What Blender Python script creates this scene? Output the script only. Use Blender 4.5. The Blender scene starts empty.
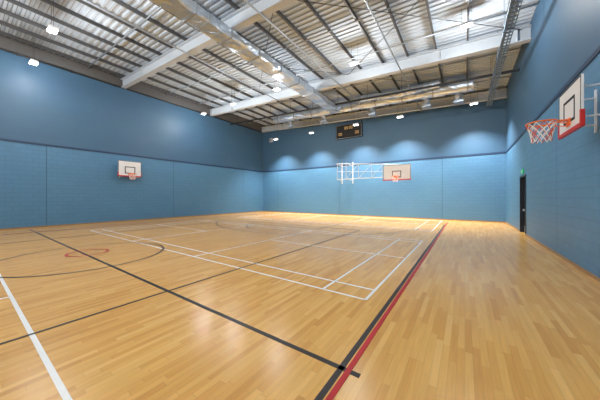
import bpy, bmesh, math, random
from mathutils import Vector, Matrix
random.seed(7)
scene = bpy.context.scene
try:
    scene.view_settings.view_transform = 'Standard'
except Exception:
    pass
COL = scene.collection

# ------------------------------------------------------------------ dims
XL, XR, YB, YF = -18.4, 2.1, 19.4, -15.3
BAND = 4.38
RD = 0.55; PD = 0.16
def zr(x):            # underside of the rafters (single-pitch roof)
    return 7.68 + (XR - x) * 0.050
def zd(x):            # underside of deck
    return zr(x) + RD + PD

# ------------------------------------------------------------------ mesh builder
class B:
    def __init__(s):
        s.v = []; s.f = []; s.m = []
    def quad(s, pts, mi=0):
        i = len(s.v); s.v += [tuple(p) for p in pts]; s.f.append(tuple(range(i, i+len(pts)))); s.m.append(mi)
    def box(s, a, b, mi=0):
        x0,y0,z0 = a; x1,y1,z1 = b
        i = len(s.v)
        s.v += [(x0,y0,z0),(x1,y0,z0),(x1,y1,z0),(x0,y1,z0),(x0,y0,z1),(x1,y0,z1),(x1,y1,z1),(x0,y1,z1)]
        for q in ((0,3,2,1),(4,5,6,7),(0,1,5,4),(1,2,6,5),(2,3,7,6),(3,0,4,7)):
            s.f.append(tuple(i+k for k in q)); s.m.append(mi)
    def cbox(s, c, d, mi=0):
        s.box([c[k]-d[k]/2 for k in range(3)], [c[k]+d[k]/2 for k in range(3)], mi)
    def prism(s, prof, axis_pts, mi=0):
        n = len(prof); i = len(s.v)
        for fn in axis_pts:
            s.v += [tuple(fn(a,b)) for a,b in prof]
        for k in range(len(axis_pts)-1):
            for j in range(n):
                s.f.append((i+k*n+j, i+k*n+(j+1)%n, i+(k+1)*n+(j+1)%n, i+(k+1)*n+j)); s.m.append(mi)
        s.f.append(tuple(i+j for j in reversed(range(n)))); s.m.append(mi)
        e = i+(len(axis_pts)-1)*n
        s.f.append(tuple(e+j for j in range(n))); s.m.append(mi)
    def tube(s, pts, r, seg=8, closed=False, mi=0, jit=0):
        pts = [Vector(p) for p in pts]; n = len(pts); i = len(s.v)
        for k,p in enumerate(pts):
            if closed: t = pts[(k+1)%n]-pts[k-1]
            elif k==0: t = pts[1]-p
            elif k==n-1: t = p-pts[k-1]
            else: t = (pts[k+1]-p).normalized()+(p-pts[k-1]).normalized()
            t.normalize()
            up = Vector((0,0,1)) if abs(t.z)<0.9 else Vector((1,0,0))
            a = t.cross(up).normalized(); b = t.cross(a).normalized()
            rr = r[k] if isinstance(r,(list,tuple)) else r
            for j in range(seg):
                w = 2*math.pi*j/seg
                q = rr + (random.uniform(-jit,jit) if jit else 0)
                s.v.append(tuple(p + a*math.cos(w)*q + b*math.sin(w)*q))
        for k in range(n if closed else n-1):
            k2 = (k+1)%n
            for j in range(seg):
                j2=(j+1)%seg
                s.f.append((i+k*seg+j, i+k*seg+j2, i+k2*seg+j2, i+k2*seg+j)); s.m.append(mi)
        if not closed:
            s.f.append(tuple(i+j for j in range(seg))); s.m.append(mi)
            s.f.append(tuple(i+(n-1)*seg+j for j in reversed(range(seg)))); s.m.append(mi)
    def obj(s, name, mats, parent=None, smooth=False, label=None, cat=None, bevel=0, **props):
        me = bpy.data.meshes.new(name); me.from_pydata(s.v, [], s.f)
        if not isinstance(mats,(list,tuple)): mats=[mats]
        for m in mats: me.materials.append(m)
        for p,mi in zip(me.polygons, s.m):
            p.material_index = mi; p.use_smooth = smooth
        me.update(); me.validate()
        bm = bmesh.new(); bm.from_mesh(me); bmesh.ops.recalc_face_normals(bm, faces=bm.faces); bm.to_mesh(me); bm.free()
        o = bpy.data.objects.new(name, me); COL.objects.link(o)
        if parent: o.parent = parent
        if bevel:
            md = o.modifiers.new('bevel','BEVEL'); md.width=bevel; md.segments=2; md.limit_method='ANGLE'
        if label: o['label']=label
        if cat: o['category']=cat
        for k,v in props.items(): o[k]=v
        return o

def empty(name, loc, label, cat, **props):
    o = bpy.data.objects.new(name, None); o.location = loc; o.empty_display_size=0.1
    COL.objects.link(o); o['label']=label; o['category']=cat
    for k,v in props.items(): o[k]=v
    return o

# ------------------------------------------------------------------ materials
def new_mat(name):
    m = bpy.data.materials.new(name); m.use_nodes=True
    nt = m.node_tree; b = nt.nodes['Principled BSDF']
    return m, nt, b
def simple(name, col, rough=0.5, metal=0.0, noise=0.04, scale=6.0, bump=0.0, emit=None, es=0):
    m, nt, b = new_mat(name)
    tc = nt.nodes.new('ShaderNodeTexCoord'); nz = nt.nodes.new('ShaderNodeTexNoise')
    nz.inputs['Scale'].default_value = scale; nz.inputs['Detail'].default_value=4
    nt.links.new(tc.outputs['Object'], nz.inputs['Vector'])
    mx = nt.nodes.new('ShaderNodeMix'); mx.data_type='RGBA'
    mx.inputs[6].default_value = tuple(max(0,c*(1-noise*2)) for c in col)+(1,)
    mx.inputs[7].default_value = tuple(min(1,c*(1+noise*2)) for c in col)+(1,)
    nt.links.new(nz.outputs['Fac'], mx.inputs[0]); nt.links.new(mx.outputs[2], b.inputs['Base Color'])
    b.inputs['Roughness'].default_value=rough; b.inputs['Metallic'].default_value=metal
    if bump:
        bp = nt.nodes.new('ShaderNodeBump'); bp.inputs['Strength'].default_value=bump; bp.inputs['Distance'].default_value=0.06
        nt.links.new(nz.outputs['Fac'], bp.inputs['Height']); nt.links.new(bp.outputs[0], b.inputs['Normal'])
    if emit:
        b.inputs['Emission Color'].default_value = tuple(emit)+(1,); b.inputs['Emission Strength'].default_value=es
    return m

def M(nt, op, a, b=None, c=None):
    n = nt.nodes.new('ShaderNodeMath'); n.operation=op
    for i,v in enumerate((a,b,c)):
        if v is None: continue
        if isinstance(v,(int,float)): n.inputs[i].default_value=v
        else: nt.links.new(v, n.inputs[i])
    return n.outputs[0]
def MIX(nt, fac, a, b, blend='MIX'):
    n = nt.nodes.new('ShaderNodeMix'); n.data_type='RGBA'; n.blend_type=blend
    for i,v in ((0,fac),(6,a),(7,b)):
        if isinstance(v,(int,float)): n.inputs[i].default_value=v
        elif isinstance(v,tuple): n.inputs[i].default_value=v if len(v)==4 else v+(1,)
        else: nt.links.new(v, n.inputs[i])
    return n.outputs[2]

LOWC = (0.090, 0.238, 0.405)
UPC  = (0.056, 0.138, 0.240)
def wall_material(name, axis, joints):
    m, nt, b = new_mat(name)
    tc = nt.nodes.new('ShaderNodeTexCoord'); sp = nt.nodes.new('ShaderNodeSeparateXYZ')
    nt.links.new(tc.outputs['Object'], sp.inputs[0])
    h = sp.outputs[axis]; z = sp.outputs['Z']
    cb = nt.nodes.new('ShaderNodeCombineXYZ'); nt.links.new(h, cb.inputs[0]); nt.links.new(z, cb.inputs[1])
    bk = nt.nodes.new('ShaderNodeTexBrick'); nt.links.new(cb.outputs[0], bk.inputs['Vector'])
    bk.inputs['Scale'].default_value=1; bk.inputs['Brick Width'].default_value=0.45; bk.inputs['Row Height'].default_value=0.225
    bk.inputs['Mortar Size'].default_value=0.008; bk.inputs['Mortar Smooth'].default_value=0.3
    low = LOWC
    bk.inputs['Color1'].default_value = tuple(c*0.97 for c in low)+(1,)
    bk.inputs['Color2'].default_value = tuple(c*1.03 for c in low)+(1,)
    bk.inputs['Mortar'].default_value = tuple(c*0.76 for c in low)+(1,)
    bk2 = nt.nodes.new('ShaderNodeTexBrick'); nt.links.new(cb.outputs[0], bk2.inputs['Vector'])
    bk2.inputs['Scale'].default_value=1; bk2.inputs['Brick Width'].default_value=2.4; bk2.inputs['Row Height'].default_value=0.6
    bk2.offset = 0.0
    bk2.inputs['Mortar Size'].default_value=0.006
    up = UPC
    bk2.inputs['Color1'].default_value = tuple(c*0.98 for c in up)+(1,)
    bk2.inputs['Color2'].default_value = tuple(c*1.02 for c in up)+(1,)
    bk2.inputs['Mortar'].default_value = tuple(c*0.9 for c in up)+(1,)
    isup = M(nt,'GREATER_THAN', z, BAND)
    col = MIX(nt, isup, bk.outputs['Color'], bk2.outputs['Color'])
    jm = None
    for j in joints:
        d = M(nt,'LESS_THAN', M(nt,'ABSOLUTE', M(nt,'SUBTRACT', h, j)), 0.016)
        jm = d if jm is None else M(nt,'MAXIMUM', jm, d)
    if jm is not None:
        jm = M(nt,'MULTIPLY', jm, M(nt,'SUBTRACT',1.0,isup))
        col = MIX(nt, jm, col, tuple(c*0.5 for c in low))
    nz = nt.nodes.new('ShaderNodeTexNoise'); nz.inputs['Scale'].default_value=0.8; nz.inputs['Detail'].default_value=3
    nt.links.new(tc.outputs['Object'], nz.inputs['Vector'])
    col = MIX(nt, 0.08, col, nz.outputs['Color'], 'SOFT_LIGHT')
    nt.links.new(col, b.inputs['Base Color'])
    fine = nt.nodes.new('ShaderNodeTexNoise'); fine.inputs['Scale'].default_value=60
    nt.links.new(tc.outputs['Object'], fine.inputs['Vector'])
    hgt = M(nt,'ADD', M(nt,'MULTIPLY', M(nt,'SUBTRACT',1.0,bk.outputs['Fac']), M(nt,'SUBTRACT',1.0,isup)), M(nt,'MULTIPLY', fine.outputs['Fac'],0.12))
    bp = nt.nodes.new('ShaderNodeBump'); bp.inputs['Strength'].default_value=0.35; bp.inputs['Distance'].default_value=0.005
    nt.links.new(hgt, bp.inputs['Height']); nt.links.new(bp.outputs[0], b.inputs['Normal'])
    b.inputs['Roughness'].default_value=0.5
    return m

def floor_material():
    m, nt, b = new_mat('maple_strip_floor')
    tc = nt.nodes.new('ShaderNodeTexCoord'); sp = nt.nodes.new('ShaderNodeSeparateXYZ')
    nt.links.new(tc.outputs['Object'], sp.inputs[0])
    W, L = 0.065, 0.8
    xs = M(nt,'DIVIDE', sp.outputs['X'], W); row = M(nt,'FLOOR', xs); fx = M(nt,'FRACT', xs)
    wn = nt.nodes.new('ShaderNodeTexWhiteNoise'); wn.noise_dimensions='1D'; nt.links.new(row, wn.inputs['W'])
    ys = M(nt,'ADD', M(nt,'DIVIDE', sp.outputs['Y'], L), M(nt,'MULTIPLY', wn.outputs['Value'], 7.3))
    idx = M(nt,'FLOOR', ys); fy = M(nt,'FRACT', ys)
    cb = nt.nodes.new('ShaderNodeCombineXYZ'); nt.links.new(row, cb.inputs[0]); nt.links.new(idx, cb.inputs[1])
    wn2 = nt.nodes.new('ShaderNodeTexWhiteNoise'); wn2.noise_dimensions='3D'; nt.links.new(cb.outputs[0], wn2.inputs['Vector'])
    rp = nt.nodes.new('ShaderNodeValToRGB'); nt.links.new(wn2.outputs['Value'], rp.inputs[0])
    e = rp.color_ramp.elements
    e[0].position=0.0; e[0].color=(0.66,0.325,0.078,1)
    e[1].position=1.0; e[1].color=(0.86,0.515,0.165,1)
    a=e.new(0.12); a.color=(0.72,0.370,0.092,1)
    a=e.new(0.5); a.color=(0.78,0.425,0.112,1)
    a=e.new(0.88); a.color=(0.82,0.465,0.132,1)
    mp = nt.nodes.new('ShaderNodeMapping'); mp.inputs['Scale'].default_value=(45,3,1)
    nt.links.new(tc.outputs['Object'], mp.inputs[0])
    off = nt.nodes.new('ShaderNodeVectorMath'); off.operation='ADD'
    nt.links.new(mp.outputs[0], off.inputs[0]); nt.links.new(wn2.outputs['Color'], off.inputs[1])
    gz = nt.nodes.new('ShaderNodeTexNoise'); gz.inputs['Scale'].default_value=1.0; gz.inputs['Detail'].default_value=5
    nt.links.new(off.outputs[0], gz.inputs['Vector'])
    g = M(nt,'ADD', M(nt,'MULTIPLY', gz.outputs['Fac'], 0.32), 0.84)
    cbg = nt.nodes.new('ShaderNodeCombineXYZ')
    for i in range(3): nt.links.new(g, cbg.inputs[i])
    col = MIX(nt, 1.0, rp.outputs[0], cbg.outputs[0], 'MULTIPLY')
    gx = M(nt,'MAXIMUM', M(nt,'LESS_THAN', fx, 0.03), M(nt,'LESS_THAN', fy, 0.004))
    col = MIX(nt, M(nt,'MULTIPLY',gx,0.45), col, (0.25,0.12,0.04))
    nt.links.new(col, b.inputs['Base Color'])
    r = M(nt,'ADD', M(nt,'MULTIPLY', wn2.outputs['Value'], 0.02), 0.24)
    nt.links.new(r, b.inputs['Roughness'])
    b.inputs['Specular IOR Level'].default_value=0.42
    return m

def deck_material():
    m, nt, b = new_mat('roof_deck_sheet')
    tc = nt.nodes.new('ShaderNodeTexCoord'); sp = nt.nodes.new('ShaderNodeSeparateXYZ')
    nt.links.new(tc.outputs['Object'], sp.inputs[0])
    nz = nt.nodes.new('ShaderNodeTexNoise'); nz.inputs['Scale'].default_value=1.5
    nt.links.new(tc.outputs['Object'], nz.inputs['Vector'])
    col = MIX(nt, nz.outputs['Fac'], (0.53,0.62,0.73), (0.57,0.66,0.77))
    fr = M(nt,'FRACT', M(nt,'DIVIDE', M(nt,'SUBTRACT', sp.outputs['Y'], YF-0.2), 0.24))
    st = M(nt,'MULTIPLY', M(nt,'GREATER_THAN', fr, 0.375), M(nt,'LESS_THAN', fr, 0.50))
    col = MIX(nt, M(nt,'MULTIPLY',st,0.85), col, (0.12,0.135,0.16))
    nt.links.new(col, b.inputs['Base Color']); b.inputs['Roughness'].default_value=0.9
    b.inputs['Specular IOR Level'].default_value=0.15
    return m

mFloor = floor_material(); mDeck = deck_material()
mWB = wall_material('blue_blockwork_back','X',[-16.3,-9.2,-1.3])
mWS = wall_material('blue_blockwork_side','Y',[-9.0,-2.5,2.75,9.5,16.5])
mRail = simple('navy_rail',(0.02,0.05,0.12),0.5)
mSkirt = simple('varnished_skirting',(0.36,0.21,0.10),0.4,scale=12)
mSteel = simple('light_grey_painted_steel',(0.58,0.64,0.70),0.5)
mEave = simple('dark_grey_cladding',(0.13,0.13,0.13),0.6)  # one even dark grey for the eaves strip on the left wall
mPurl = simple('galvanised_purlin',(0.11,0.115,0.12),0.5,0.1)
mDark = simple('black_painted_steel',(0.02,0.02,0.022),0.5)
mGalv = simple('galvanised_steel',(0.40,0.45,0.50),0.4,0.5)
mTray = simple('blue_grey_tray',(0.22,0.30,0.38),0.45,0.2)
mFoil = simple('foil_wrapped_duct',(0.58,0.67,0.78),0.30,0.7,noise=0.12,scale=4,bump=0.9)
mBand = simple('foil_tape',(0.36,0.40,0.45),0.45,0.3)
mWhite = simple('white_powder_coat',(0.84,0.85,0.86),0.35)
mFrame = simple('off_white_frame_paint',(0.66,0.68,0.70),0.4)
mBoard = simple('white_backboard',(0.84,0.84,0.84),0.35,scale=2)
mRed = simple('red_paint',(0.62,0.02,0.015),0.45)
mOrange = simple('orange_rim',(0.98,0.20,0.02),0.4)
mBlack = simple('black_paint',(0.010,0.010,0.010),0.7)
mNet = simple('white_net_cord',(0.92,0.90,0.86),0.8)
mNetR = simple('red_net_cord',(0.80,0.12,0.05),0.8)
mLampB = simple('lamp_lens_bright',(1,1,1),0.4,emit=(1,0.98,0.95),es=8)
mLampD = simple('lamp_lens_dim',(0.6,0.6,0.6),0.4,emit=(1,0.98,0.95),es=0.3)
mLineW = simple('white_line_paint',(0.95,0.94,0.92),0.35)
mLineK = simple('black_line_paint',(0.018,0.014,0.014),0.45)
mLineR = simple('red_line_paint',(0.52,0.003,0.008),0.45)
mDoor = simple('dark_door_paint',(0.012,0.018,0.028),0.45)
mGreen = simple('green_sign',(0.0,0.35,0.13),0.4,emit=(0.0,0.5,0.2),es=0.3)
mAmber = simple('amber_digit',(0.25,0.12,0.02),0.4,emit=(1,0.6,0.2),es=0.5)
mCyan = simple('white_print',(0.7,0.75,0.8),0.4)

# ------------------------------------------------------------------ shell
b=B(); b.box((XL-0.3,YF-0.3,-0.2),(XR+0.3,YB+0.3,0)); b.obj('floor',mFloor,kind='structure',label='sprung maple strip sports hall floor')
HT=9.7
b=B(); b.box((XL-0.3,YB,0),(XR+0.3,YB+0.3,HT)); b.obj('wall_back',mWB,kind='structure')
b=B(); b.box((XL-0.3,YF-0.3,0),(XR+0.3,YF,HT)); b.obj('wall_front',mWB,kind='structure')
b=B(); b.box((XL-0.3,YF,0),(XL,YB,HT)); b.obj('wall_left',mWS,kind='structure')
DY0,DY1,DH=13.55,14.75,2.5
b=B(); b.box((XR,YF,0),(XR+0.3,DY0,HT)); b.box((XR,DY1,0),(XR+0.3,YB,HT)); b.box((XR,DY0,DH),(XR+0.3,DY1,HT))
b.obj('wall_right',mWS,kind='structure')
b=B(); prof=[]; y=YF-0.2; P=0.24; d=0.045
while y<YB+0.2:
    prof += [(y,0),(y+0.09,0),(y+0.12,d),(y+0.21,d)]; y+=P
for k in range(len(prof)-1):
    (y0,a0),(y1,a1)=prof[k],prof[k+1]
    b.quad([(XL-0.3,y0,zd(XL-0.3)+a0),(XR+0.3,y0,zd(XR+0.3)+a0),(XR+0.3,y1,zd(XR+0.3)+a1),(XL-0.3,y1,zd(XL-0.3)+a1)])
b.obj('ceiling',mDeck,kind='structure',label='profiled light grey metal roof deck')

t=0.03
b=B(); b.box((XL,YB-t,BAND-0.05),(XR,YB,BAND+0.05)); b.obj('trim_1',mRail,kind='structure')
b=B(); b.box((XL,YF,BAND-0.05),(XL+t,YB-t,BAND+0.05)); b.obj('trim_2',mRail,kind='structure')
b=B(); b.box((XR-t,YF,BAND-0.05),(XR,YB-t,BAND+0.05)); b.obj('trim_3',mRail,kind='structure')
b=B(); b.box((XL,YF,8.80),(XL+0.03,YB,zd(XL)-0.01)); b.obj('trim_4',mEave,kind='structure',label='dark grey eaves cladding above blue wall')
b=B(); b.box((XL,YB-0.02,0),(XR,YB,0.07)); b.obj('baseboard_back',mSkirt,kind='structure')
b=B(); b.box((XL,YF,0),(XL+0.02,YB-0.02,0.07)); b.obj('baseboard_left',mSkirt,kind='structure')
b=B(); b.box((XR-0.02,DY1+0.06,0),(XR,YB-0.02,0.07)); b.box((XR-0.02,YF,0),(XR,DY0-0.06,0.07)); b.obj('baseboard_right',mSkirt,kind='structure')

b=B()
b.box((XR-0.02,DY0-0.05,0),(XR+0.2,DY0+0.02,DH+0.05)); b.box((XR-0.02,DY1-0.02,0),(XR+0.2,DY1+0.05,DH+0.05)); b.box((XR-0.02,DY0+0.02,DH-0.02),(XR+0.2,DY1-0.02,DH+0.05))
door=b.obj('door_1',mDoor,kind='structure',label='dark recessed fire exit door in blue wall')
b=B(); b.box((XR+0.12,DY0+0.02,0.005),(XR+0.17,DY1-0.02,DH-0.02)); b.obj('door_leaf',mDoor,door,bevel=0.004)
b=B(); b.box((XR+0.06,DY0+0.12,0.98),(XR+0.10,DY1-0.12,1.03)); b.box((XR+0.06,DY0+0.12,0.95),(XR+0.12,DY0+0.2,1.07)); b.box((XR+0.06,DY1-0.2,0.95),(XR+0.12,DY1-0.12,1.07)); b.obj('push_bar',mGalv,door,label='steel push bar')
b=B(); b.box((XR+0.112,DY0+0.1,0.05),(XR+0.12,DY1-0.1,0.3)); b.obj('kick_plate',mGalv,door,label='steel kick plate')

s=empty('exit_sign',(XR,14.15,2.72),'small green emergency exit sign above dark door','sign')
b=B(); b.box((-0.05,-0.2,-0.1),(0,0.2,0.1)); b.obj('sign_body',mGreen,s,bevel=0.005)
b=B()
b.box((-0.054,-0.16,-0.07),(-0.05,-0.05,0.07))
b.box((-0.054,0.01,-0.012),(-0.05,0.1,0.012))
b.quad([(-0.053,0.16,0),(-0.053,0.09,0.05),(-0.053,0.09,-0.05)])
b.obj('pictogram',mCyan,s,label='white doorway and arrow pictogram')

# ------------------------------------------------------------------ roof steel
def ibeam(name,y,w,h,label,grp):
    b=B(); tf=0.035; tw=0.03
    prof=[(-w/2,0),(w/2,0),(w/2,tf),(tw/2,tf),(tw/2,h-tf),(w/2,h-tf),(w/2,h),(-w/2,h),(-w/2,h-tf),(-tw/2,h-tf),(-tw/2,tf),(-w/2,tf)]
    b.prism(prof,[lambda a,c:(XL+0.03,y+a,zr(XL)+c), lambda a,c:(XR,y+a,zr(XR)+c)])
    for xs in (XL+0.4,XL+3,-8.2,XR-3,XR-0.4):
        b.box((xs-0.01,y-w/2+0.01,zr(xs)+0.02),(xs+0.01,y+w/2-0.01,zr(xs)+h-0.03))
    return b.obj(name,mSteel,label=label,cat='roof beam',group=grp)
for y in (-13.2,-6.75,-0.3,6.2,12.7,19.15):
    ibeam('roof_beam',y,0.27,RD,'pale grey painted steel rafter spanning the hall','roof beams')
x=XL+0.5
while x<XR-0.1:
    b=B(); z=zr(x)+RD
    prof=[(-0.028,0),(0.028,0),(0.028,0.012),(-0.016,0.012),(-0.016,PD-.015),(0.028,PD-.015),(0.028,PD),(-0.028,PD)]
    b.prism(prof,[lambda a,c:(x+a,YF,z+c+a*-0.05),lambda a,c:(x+a,YB,z+c+a*-0.05)])
    b.obj('roof_purlin',mPurl,label='dark galvanised steel purlin under the roof deck',cat='purlin',group='roof purlins')
    x+=1.2
for (xa,ya,xb,yb) in ((-12.5,6.3,-5.4,12.6),(-5.4,6.3,-12.5,12.6),(-5.4,6.3,XR-0.3,12.6),(XR-0.3,6.3,-5.4,12.6),(-12.5,12.8,-5.4,19.0),(-5.4,12.8,XR-0.3,19.0)):
    b=B(); b.tube([(xa,ya,zr(xa)+0.46),(xb,yb,zr(xb)+0.46)],0.014,8)
    b.obj('bracing_rod',mPurl,smooth=True,label='thin dark diagonal roof bracing rod',cat='bracing rod',group='bracing rods')

b=B(); y=14.9
b.prism([(-0.05,-0.09),(0.05,-0.09),(0.05,0.0),(-0.05,0.0)],[lambda a,c:(XL+0.02,y+a,zr(XL)-0.12+c),lambda a,c:(XR-0.02,y+a,zr(XR)-0.12+c)])
for k in range(10):
    xx=XL+1+k*2.05
    b.tube([(xx,y,zr(xx)-0.15),(xx,y,zd(xx)+0.01)],0.01,6)
b.obj('curtain_track',mDark,label='black suspended divider curtain track below the roof',cat='track')
b=B()
b.tube([(XL+0.08,YF+0.2,8.72),(XL+0.08,YB-0.1,8.72)],0.05,8)
for k in range(17): b.box((XL,YF+1+k*2,8.66),(XL+0.1,YF+1.05+k*2,8.78))
b.obj('wall_conduit',mDark,smooth=False,label='black service pipe running along top of blue wall',cat='pipe')
for yy in (4.4,8.9,11.3,14.2,17.2):
    b=B(); b.tube([(XL+0.05,yy,zr(XL)+0.52),(XR-0.05,yy,zr(XR)+0.52)],0.028,8)
    b.obj('service_pipe',mGalv,smooth=True,label='thin grey conduit hung under the purlins',cat='pipe',group='service pipes')
for xx in (-5.9,-2.6,-10.6):
    b=B(); b.tube([(xx,YF+0.1,zr(xx)-0.05),(xx,YB-0.1,zr(xx)-0.05)],0.032,8)
    b.obj('sprinkler_pipe',mGalv,smooth=True,label='grey steel pipe running under the roof beams',cat='pipe',group='long roof pipes')

# ducts
DX0,DX1=-8.1,-7.35; DZ1=zr(-7.2)-0.06; DZ0=DZ1-0.36
def foilduct(b,x0,x1,z0,z1,ys,j=0):
    prof=[(x0+.05,z0),((x0*2+x1)/3,z0),((x0+x1*2)/3,z0),(x1-.05,z0),(x1,z0+.05),(x1,(z0+z1)/2),(x1,z1-.05),(x1-.05,z1),(x0+.05,z1),(x0,z1-.05),(x0,(z0+z1)/2),(x0,z0+.05)]
    R=lambda: random.uniform(-j,j) if j else 0
    b.prism(prof,[lambda a,c,yy=yy:(a+R(),yy+R(),c+R()) for yy in ys])
duct=empty('ventilation_duct',((DX0+DX1)/2,0,DZ0),'foil wrapped rectangular ventilation duct hung below roof beams','duct')
def shift(o,p): o.location=(-p.location[0],-p.location[1],-p.location[2])
b=B(); foilduct(b,DX0,DX1,DZ0,DZ1,[-8+i*0.3 for i in range(80)],0.022)
shift(b.obj('duct_body',mFoil,duct),duct)
y=-7.5
while y<15.6:
    b=B(); foilduct(b,DX0-.03,DX1+.03,DZ0-.03,DZ1+.03,[y,y+0.06]); shift(b.obj('duct_flange',mBand,duct),duct); y+=1.5
y=-7
while y<15.8:
    b=B()
    b.tube([(DX0-0.06,y,zd(DX0)+0.01),(DX0-0.06,y,DZ0-0.05),(DX1+0.06,y,DZ0-0.05),(DX1+0.06,y,zd(DX1)+0.01)],0.014,6)
    shift(b.obj('duct_hanger',mGalv,duct),duct); y+=3.0
RY=16.3; ZC=0.06
cd=empty('round_duct',(-7,RY,8),'silver foil wrapped round ventilation duct running across the hall','duct')
b=B(); pts=[(-14+i*0.3,RY,zr(-14+i*0.3)+ZC) for i in range(49)]
b.tube(pts,0.32,16,jit=0.025)
shift(b.obj('duct_body',mFoil,cd,smooth=False),cd)
for XX in [-13.5+i*1.7 for i in range(9)]:
    b=B()
    b.tube([(XX,RY,zr(XX)+ZC),(XX+0.08,RY,zr(XX+.08)+ZC)],0.36,16)
    b.tube([(XX+0.04,RY,zr(XX)+0.3),(XX+0.04,RY,zd(XX)+0.01)],0.012,6)
    shift(b.obj('duct_flange',mBand,cd),cd)
for XX in (-13,-9.6,-5.6,-2.1,-0.4):
    zc=zr(XX)+ZC
    b=B()
    b.tube([(XX,RY+.1,zc),(XX+0.05,RY+.5,zc-0.02),(XX+0.1,RY+.75,zc-0.1),(XX+0.1,RY+.9,zc-0.25),(XX+0.1,RY+.93,zc-0.5)],0.18,12,jit=0.018)
    b.cbox((XX+0.1,RY+.93,zc-0.55),(0.5,0.5,0.12))
    shift(b.obj('duct_branch',mFoil,cd,label='short foil branch with square outlet'),cd)
fd=empty('flexible_duct',(-3,15.5,7.9),'silver flexible duct curving below the purlins','duct')
b=B(); pts=[(-5.8,15.55,zr(-5.8)+.15),(-4.8,15.5,zr(-5)+.1),(-4.2,15.4,zr(-4)-.02),(-3.4,15.35,zr(-3.4)-.05),(-2.6,15.4,zr(-2.6)),(-1.9,15.5,zr(-2)+.12),(-1.0,15.55,zr(-1.)+.2)]
P2=[]
for i in range(len(pts)-1):
    for k in range(5):
        P2.append(Vector(pts[i]).lerp(Vector(pts[i+1]),k/5))
b.tube(P2,[0.20+(0.02 if k%2 else -0.01) for k in range(len(P2))],12,jit=0.015)
shift(b.obj('duct_body',mFoil,fd),fd)
for P_ in (P2[2],P2[15],P2[-2]):
    b=B(); b.tube([P_+Vector((0,0,0.15)),Vector((P_.x,P_.y,zd(P_.x)+0.01))],0.01,6)
    shift(b.obj('hanger_rod',mGalv,fd),fd)

# cable tray (ladder) beside the right wall
b=B(); X0,X1=1.10,1.38; z=7.30
b.box((X0,YF+1,z),(X0+0.025,YB-0.4,z+0.09)); b.box((X1-0.025,YF+1,z),(X1,YB-0.4,z+0.09))
y=YF+1.1
while y<YB-0.5:
    b.box((X0+0.02,y,z),(X1-0.02,y+0.08,z+0.02)); y+=0.22
b.box((1.14,YF+1,z+0.02),(1.20,YB-0.4,z+0.06)); b.box((1.26,YF+1,z+0.02),(1.3,YB-0.4,z+0.05))
y=YF+2
while y<YB-1:
    b.tube([(X0+0.01,y,z+0.05),(X0+0.01,y,zd(X0)+0.01)],0.01,6); b.tube([(X1-0.01,y,z+0.05),(X1-0.01,y,zd(X1)+0.01)],0.01,6)
    b.box((X0-0.02,y-0.02,z-0.03),(X1+0.02,y+0.02,z)); y+=2.0
b.obj('cable_tray',mTray,label='blue grey metal cable tray hung beside blue wall',cat='cable tray')

# ------------------------------------------------------------------ light fixtures
def fixture(x,y,z,bright,power,mode='POINT',sc=1.0):
    e=empty('high_bay_light',(x,y,z),'square white LED high bay light hanging from the roof','light',group='high bay lights')
    W_,D_=0.46*sc,0.30*sc
    b=B(); b.cbox((0,0,0.07),(W_,D_,0.08))
    for k in range(7): b.cbox((-0.18*sc+k*0.06*sc,0,0.13),(0.012,D_*0.8,0.05))
    b.obj('housing',mWhite,e,bevel=0.008)
    b=B(); b.cbox((0,0,0.022),(W_-0.06,D_-0.06,0.016)); b.obj('lens',mLampB if bright else mLampD,e)
    top=zd(x)-z
    for sx in (-1,1):
        b=B(); b.tube([(0.19*sc*sx,0,0.1),(0.19*sc*sx,0,top)],0.005,6); b.obj('suspension_wire',mDark,e)
    if mode=='SPOT':
        l=bpy.data.lights.new('washer','SPOT'); l.energy=power; l.spot_size=math.radians(110); l.spot_blend=0.75; l.shadow_soft_size=0.12; lz=0.0
    else:
        l=bpy.data.lights.new('bay','POINT'); l.energy=power; l.shadow_soft_size=0.12; lz=-0.14
    l.color=(1,0.985,0.96)
    lo=bpy.data.objects.new('lamp_emitter',l); COL.objects.link(lo); lo.parent=e; lo.location=(0,0,lz)
    return e
for x in (0.45,-3.75,-7.0,-11.1,-15.2): fixture(x,17.8,7.2,True,3000,'SPOT',0.9)
for x in (0.05,-4.2,-8.9,-12.7,-16.0): fixture(x,10.5,7.75,False,215,'POINT',0.8)
for x in (-0.7,-4.8,-8.9,-13.0): fixture(x,2.1,7.95,True,290,'POINT',0.9)
fixture(-16.9,2.1,7.95,True,95,'POINT',0.9)
for x in (-0.7,-4.8,-8.9,-13.0,-16.4): fixture(x,-6,7.95,True,250)
for x in (-2.5,-9,-15.5): fixture(x,-12,7.95,True,220)

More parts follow.
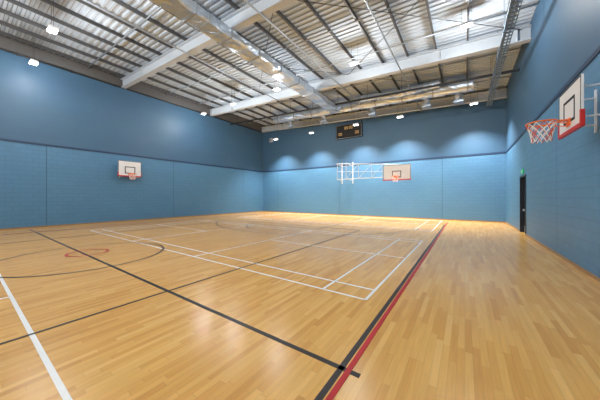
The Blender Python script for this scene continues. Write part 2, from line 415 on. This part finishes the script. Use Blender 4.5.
# ------------------------------------------------------------------ court markings
def strip(b,p,q,w,z):
    p=Vector((p[0],p[1])); q=Vector((q[0],q[1])); d=(q-p).normalized(); n=Vector((-d.y,d.x))*w/2
    i=len(b.v)
    pts=[p+n,q+n,q-n,p-n]
    b.v += [(a.x,a.y,0.0) for a in pts]+[(a.x,a.y,z) for a in pts]
    for f in ((4,5,6,7),(0,1,5,4),(1,2,6,5),(2,3,7,6),(3,0,4,7)): b.f.append(tuple(i+k for k in f)); b.m.append(0)
def arc(b,c,r,a0,a1,w,z,n=64):
    for k in range(n):
        t0=math.radians(a0+(a1-a0)*k/n); t1=math.radians(a0+(a1-a0)*(k+1)/n)
        pts=[(c[0]+rr*math.cos(t),c[1]+rr*math.sin(t),z) for rr,t in ((r-w/2,t0),(r+w/2,t0),(r+w/2,t1),(r-w/2,t1))]
        b.quad(pts)
def badminton(y0,name_label):
    b=B(); w=0.045; z=0.002; xa,xb=-1.27,-14.67; cx=(xa+xb)/2; y1=y0+6.1
    for yy in (y0,y0+0.46,y1-0.46,y1): strip(b,(xb,yy),(xa,yy),w,z)
    for xx in (xa,xa-0.76,cx+1.98,cx-1.98,xb+0.76,xb): strip(b,(xx,y0),(xx,y1),w,z)
    ym=(y0+y1)/2
    strip(b,(xa,ym),(cx+1.98,ym),w,z); strip(b,(xb,ym),(cx-1.98,ym),w,z)
    b.obj('badminton_court_marking',mLineW,label=name_label,cat='court marking',group='badminton court markings')
for y0 in (3.63,12.6,-5.6,-14.3): badminton(y0,'white painted badminton court lines on maple floor')
CX,CY=-8.5,2.05
b=B(); z=0.003; w=0.055
xa,xb=CX+7.55,CX-7.55
strip(b,(xa,CY-14),(xa,CY+14),w,z); strip(b,(xb,CY-14),(xb,CY+14),w,z)
strip(b,(xb,CY+14),(xa,CY+14),w,z); strip(b,(xb,CY-14),(xa,CY-14),w,z)
strip(b,(-17.6,CY),(-0.77,CY),w,z)
arc(b,(CX,CY),1.8,0,360,w,z)
for s_ in (1,-1):
    ye=CY+14*s_
    strip(b,(CX-2.45,ye),(CX-2.45,ye-5.8*s_),w,z); strip(b,(CX+2.45,ye),(CX+2.45,ye-5.8*s_),w,z); strip(b,(CX-2.45,ye-5.8*s_),(CX+2.45,ye-5.8*s_),w,z)
    arc(b,(CX,ye-5.8*s_),1.8,180 if s_>0 else 0,360 if s_>0 else 180,w,z)
    arc(b,(CX,ye-1.575*s_),6.75,192 if s_>0 else 12,348 if s_>0 else 168,w,z)
b.obj('basketball_court_marking',mLineK,label='black painted basketball court lines on maple floor',cat='court marking')
b=B(); z=0.0045; w=0.04
strip(b,(CX+4.35,CY-9),(CX+4.35,CY+9),w,z); strip(b,(CX-4.5,CY-9),(CX-4.5,CY+9),w,z)
strip(b,(CX-4.5,CY+9),(CX+4.35,CY+9),w,z); strip(b,(CX-4.5,CY-9),(CX+4.35,CY-9),w,z)
b.obj('volleyball_court_marking',mLineK,label='thin black painted volleyball court lines on maple floor',cat='court marking')
b=B(); z=0.0055; w=0.05
xa,xb=CX+7.62,CX-7.62
strip(b,(xa,CY-15.25),(xa,CY+15.25),w,z); strip(b,(xb,CY-15.25),(xb,CY+15.25),w,z)
strip(b,(xb,CY+15.25),(xa,CY+15.25),w,z); strip(b,(xb,CY-15.25),(xa,CY-15.25),w,z)
arc(b,(CX-.4,CY+.1),0.45,0,360,0.06,z)
for s_ in (1,-1):
    arc(b,(CX,CY+15.25*s_),4.9,180 if s_>0 else 0,360 if s_>0 else 180,w,z)
b.obj('netball_court_marking',mLineR,label='red painted netball court lines and centre circle',cat='court marking')

# ------------------------------------------------------------------ hoops
def hoop_parts(parent, bx, W, Hh, zb, rimz, side=0.26):
    b=B(); b.box((bx-0.035,-W/2,zb),(bx,W/2,zb+Hh)); b.obj('backboard',mBoard,parent,bevel=0.004)
    f=bx+0.003
    def rect(b,y0,y1,z0,z1,t):
        b.box((bx,y0,z0),(f,y0+t,z1)); b.box((bx,y1-t,z0),(f,y1,z1)); b.box((bx,y0+t,z0),(f,y1-t,z0+t)); b.box((bx,y0+t,z1-t),(f,y1-t,z1))
    b=B(); rect(b,-0.295,0.295,zb+0.17,zb+0.62,0.05)
    b.obj('target_square',mBlack,parent,label='black painted target rectangle')
    b=B(); rect(b,-W/2+0.005,W/2-0.005,zb+0.005,zb+Hh-0.005,0.025); b.obj('border_line',mBlack,parent,label='dark border line')
    b=B(); b.box((bx-0.045,-W/2-0.01,zb-0.03),(bx+0.015,W/2+0.01,zb+0.04)); b.box((bx-0.045,-W/2-0.015,zb-0.03),(bx+0.015,-W/2+0.03,zb+side)); b.box((bx-0.045,W/2-0.03,zb-0.03),(bx+0.015,W/2+0.015,zb+side))
    b.obj('edge_padding',mRed,parent,bevel=0.008,label='red protective edge padding')
    rc=(bx+0.15+0.225,0,rimz)
    b=B(); b.tube([(rc[0]+0.225*math.cos(2*math.pi*k/40),0.225*math.sin(2*math.pi*k/40),rimz) for k in range(40)],0.014,8,True)
    b.box((bx,-0.09,rimz-0.12),(bx+0.015,0.09,rimz+0.02))
    b.box((bx,-0.07,rimz-0.01),(bx+0.17,0.07,rimz+0.006))
    b.tube([(bx+0.01,-0.08,rimz-0.1),(rc[0]-0.05,-0.215,rimz-0.012)],0.008,6); b.tube([(bx+0.01,0.08,rimz-0.1),(rc[0]-0.05,0.215,rimz-0.012)],0.008,6)
    b.obj('rim',mOrange,parent,smooth=False)
    b=B(); n=12
    def rad(t): return 0.225-0.08*math.sin(t*math.pi/2)
    for k in range(n):
        for sg in (1,-1):
            pts=[]
            for j in range(11):
                t=j/10; a=2*math.pi*(k/n)+sg*t*math.pi*2/n*2.5
                pts.append((rc[0]+rad(t)*math.cos(a),rad(t)*math.sin(a),rimz-0.012-0.36*t))
            b.tube(pts,0.0075,5,mi=0 if (k%3) else 1)
    b.obj('net',[mNet,mNetR],parent,label='white and red knotted cord net')

def wall_hoop(name_label, loc, rot, W, Hh, zb, rz):
    e=empty('basketball_hoop',loc,name_label,'basketball hoop')
    e.rotation_euler=(0,0,rot)
    bx=0.47
    hoop_parts(e,bx,W,Hh,zb,rz)
    b=B()
    for yy in (-0.42,0.42):
        b.box((0,yy-0.025,2.85),(0.025,yy+0.025,3.68))
        for z in (3.0,3.52):
            b.tube([(0.02,yy,z),(bx-0.05,yy,z)],0.016,8)
        b.box((bx-0.06,yy-0.02,2.9),(bx-0.035,yy+0.02,3.62))
    for z in (3.0,3.52): b.tube([(bx-0.075,-0.5,z),(bx-0.075,0.5,z)],0.012,8)
    b.obj('wall_bracket',mWhite,e,label='slim white tubular wall bracket')
    return e
wall_hoop('wall mounted basketball hoop with white board and red padding',(XL,6.45,0),0,1.3,0.98,2.95,3.10)
wall_hoop('basketball hoop on wall bracket with red and white net',(XR,6.64,0),math.pi,1.16,0.86,2.84,3.07)

e=empty('folding_basketball_hoop',(-3.85,YB,0),'full size basketball hoop on white side folding frame','basketball hoop')
e.rotation_euler=(0,0,-math.pi/2)
hoop_parts(e,2.2,1.8,1.05,2.78,3.0,0.12)
b=B()
def T(wx,wy,z): return (YB-wy, wx+3.85, z)
r=0.026
for wx in (-8.9,-7.9):
    b.box((0,wx+3.85-0.04,2.75),(0.05,wx+3.85+0.04,4.6))
for z in (4.25,3.0):
    b.tube([T(-8.9,19.33,z),T(-8.35,17.3,z)],r,8)
    b.tube([T(-7.9,19.33,z),T(-7.6,17.3,z)],r,8)
    b.tube([T(-8.4,17.28,z),T(-3.3,17.28,z if z<4 else 3.80)],r,8)
b.tube([T(-8.4,17.28,3.62),T(-4.6,17.28,3.4)],r*0.7,8)
for wx in (-8.35,-7.6,-6.6,-5.6,-4.85):
    b.tube([T(wx,17.28,3.0),T(wx,17.28,4.25-(wx+8.4)*0.088)],r*0.8,8)
b.tube([T(-7.6,17.28,3.0),T(-6.6,17.28,4.09)],r*0.6,8)
b.tube([T(-6.6,17.28,3.0),T(-5.6,17.28,4.0)],r*0.6,8)
b.tube([T(-5.6,17.28,3.0),T(-4.85,17.28,3.9)],r*0.6,8)
b.tube([T(-8.9,19.33,4.25),T(-6.6,17.28,4.09)],r*0.6,8)
b.tube([T(-5.0,19.33,4.1),T(-4.6,17.3,3.85)],r*0.6,8)
b.obj('folding_frame',mFrame,e,label='white welded tubular folding frame')

# ------------------------------------------------------------------ scoreboard
e=empty('scoreboard',(-8.25,YB,7.30),'black electronic scoreboard mounted high on blue wall','scoreboard')
b=B(); b.box((-1.2,-0.16,-0.62),(1.2,0,0.62)); b.obj('casing',mBlack,e,bevel=0.02)
b=B()
for s_ in (-1,1):
    b.box((-1.15,-0.166,0.57*s_-0.01),(1.15,-0.16,0.57*s_+0.01)); b.box((1.15*s_-0.01,-0.166,-0.57),(1.15*s_+0.01,-0.16,0.57))
b.obj('frame_line',mGalv,e,label='thin grey frame')
SEG={'0':'abcdef'}
def digit(cx,cz,h,ch):
    b=B()
    w=h*0.5; t=h*0.12; y0,y1=-0.168,-0.16
    seg={'a':(0,h/2,w+t,t),'g':(0,0,w,t),'d':(0,-h/2,w+t,t),'f':(-w/2,h/4,t,h/2),'b':(w/2,h/4,t,h/2),'e':(-w/2,-h/4,t,h/2),'c':(w/2,-h/4,t,h/2)}
    for c in SEG[ch]:
        sx,sz,sw,sh=seg[c]; b.box((cx+sx-sw/2,y0,cz+sz-sh/2),(cx+sx+sw/2,y1,cz+sz+sh/2))
    b.obj('digit',mAmber,e,label='dim amber seven segment digit')
for cx in (-0.30,-0.12,0.12,0.30): digit(cx,0.28,0.2,'0')
for cx in (-0.85,-0.67,0.67,0.85): digit(cx,-0.2,0.2,'0')

e=empty('loudspeaker',(-17.1,YB-0.16,7.7),'small white loudspeaker mounted on blue wall','loudspeaker')
b=B(); b.cbox((0,0,0),(0.34,0.24,0.4)); b.obj('casing',mWhite,e,bevel=0.02)
b=B(); b.cbox((0,-0.125,0),(0.28,0.01,0.34)); b.obj('grille',mGalv,e)
b=B(); b.cbox((0,0.14,0),(0.1,0.04,0.1)); b.obj('bracket',mDark,e)

# ------------------------------------------------------------------ world + camera
w=bpy.data.worlds.new('world'); scene.world=w; w.use_nodes=True
w.node_tree.nodes['Background'].inputs[0].default_value=(0.6,0.7,0.9,1); w.node_tree.nodes['Background'].inputs[1].default_value=0.3
cam=bpy.data.cameras.new('camera'); co=bpy.data.objects.new('camera',cam); COL.objects.link(co)
co.location=(0,0,1.6); co.rotation_euler=(math.radians(90),0,math.radians(34.7))
cam.sensor_width=36; cam.lens=238/600*36; cam.shift_y=-3/600; cam.clip_start=0.05
scene.camera=co
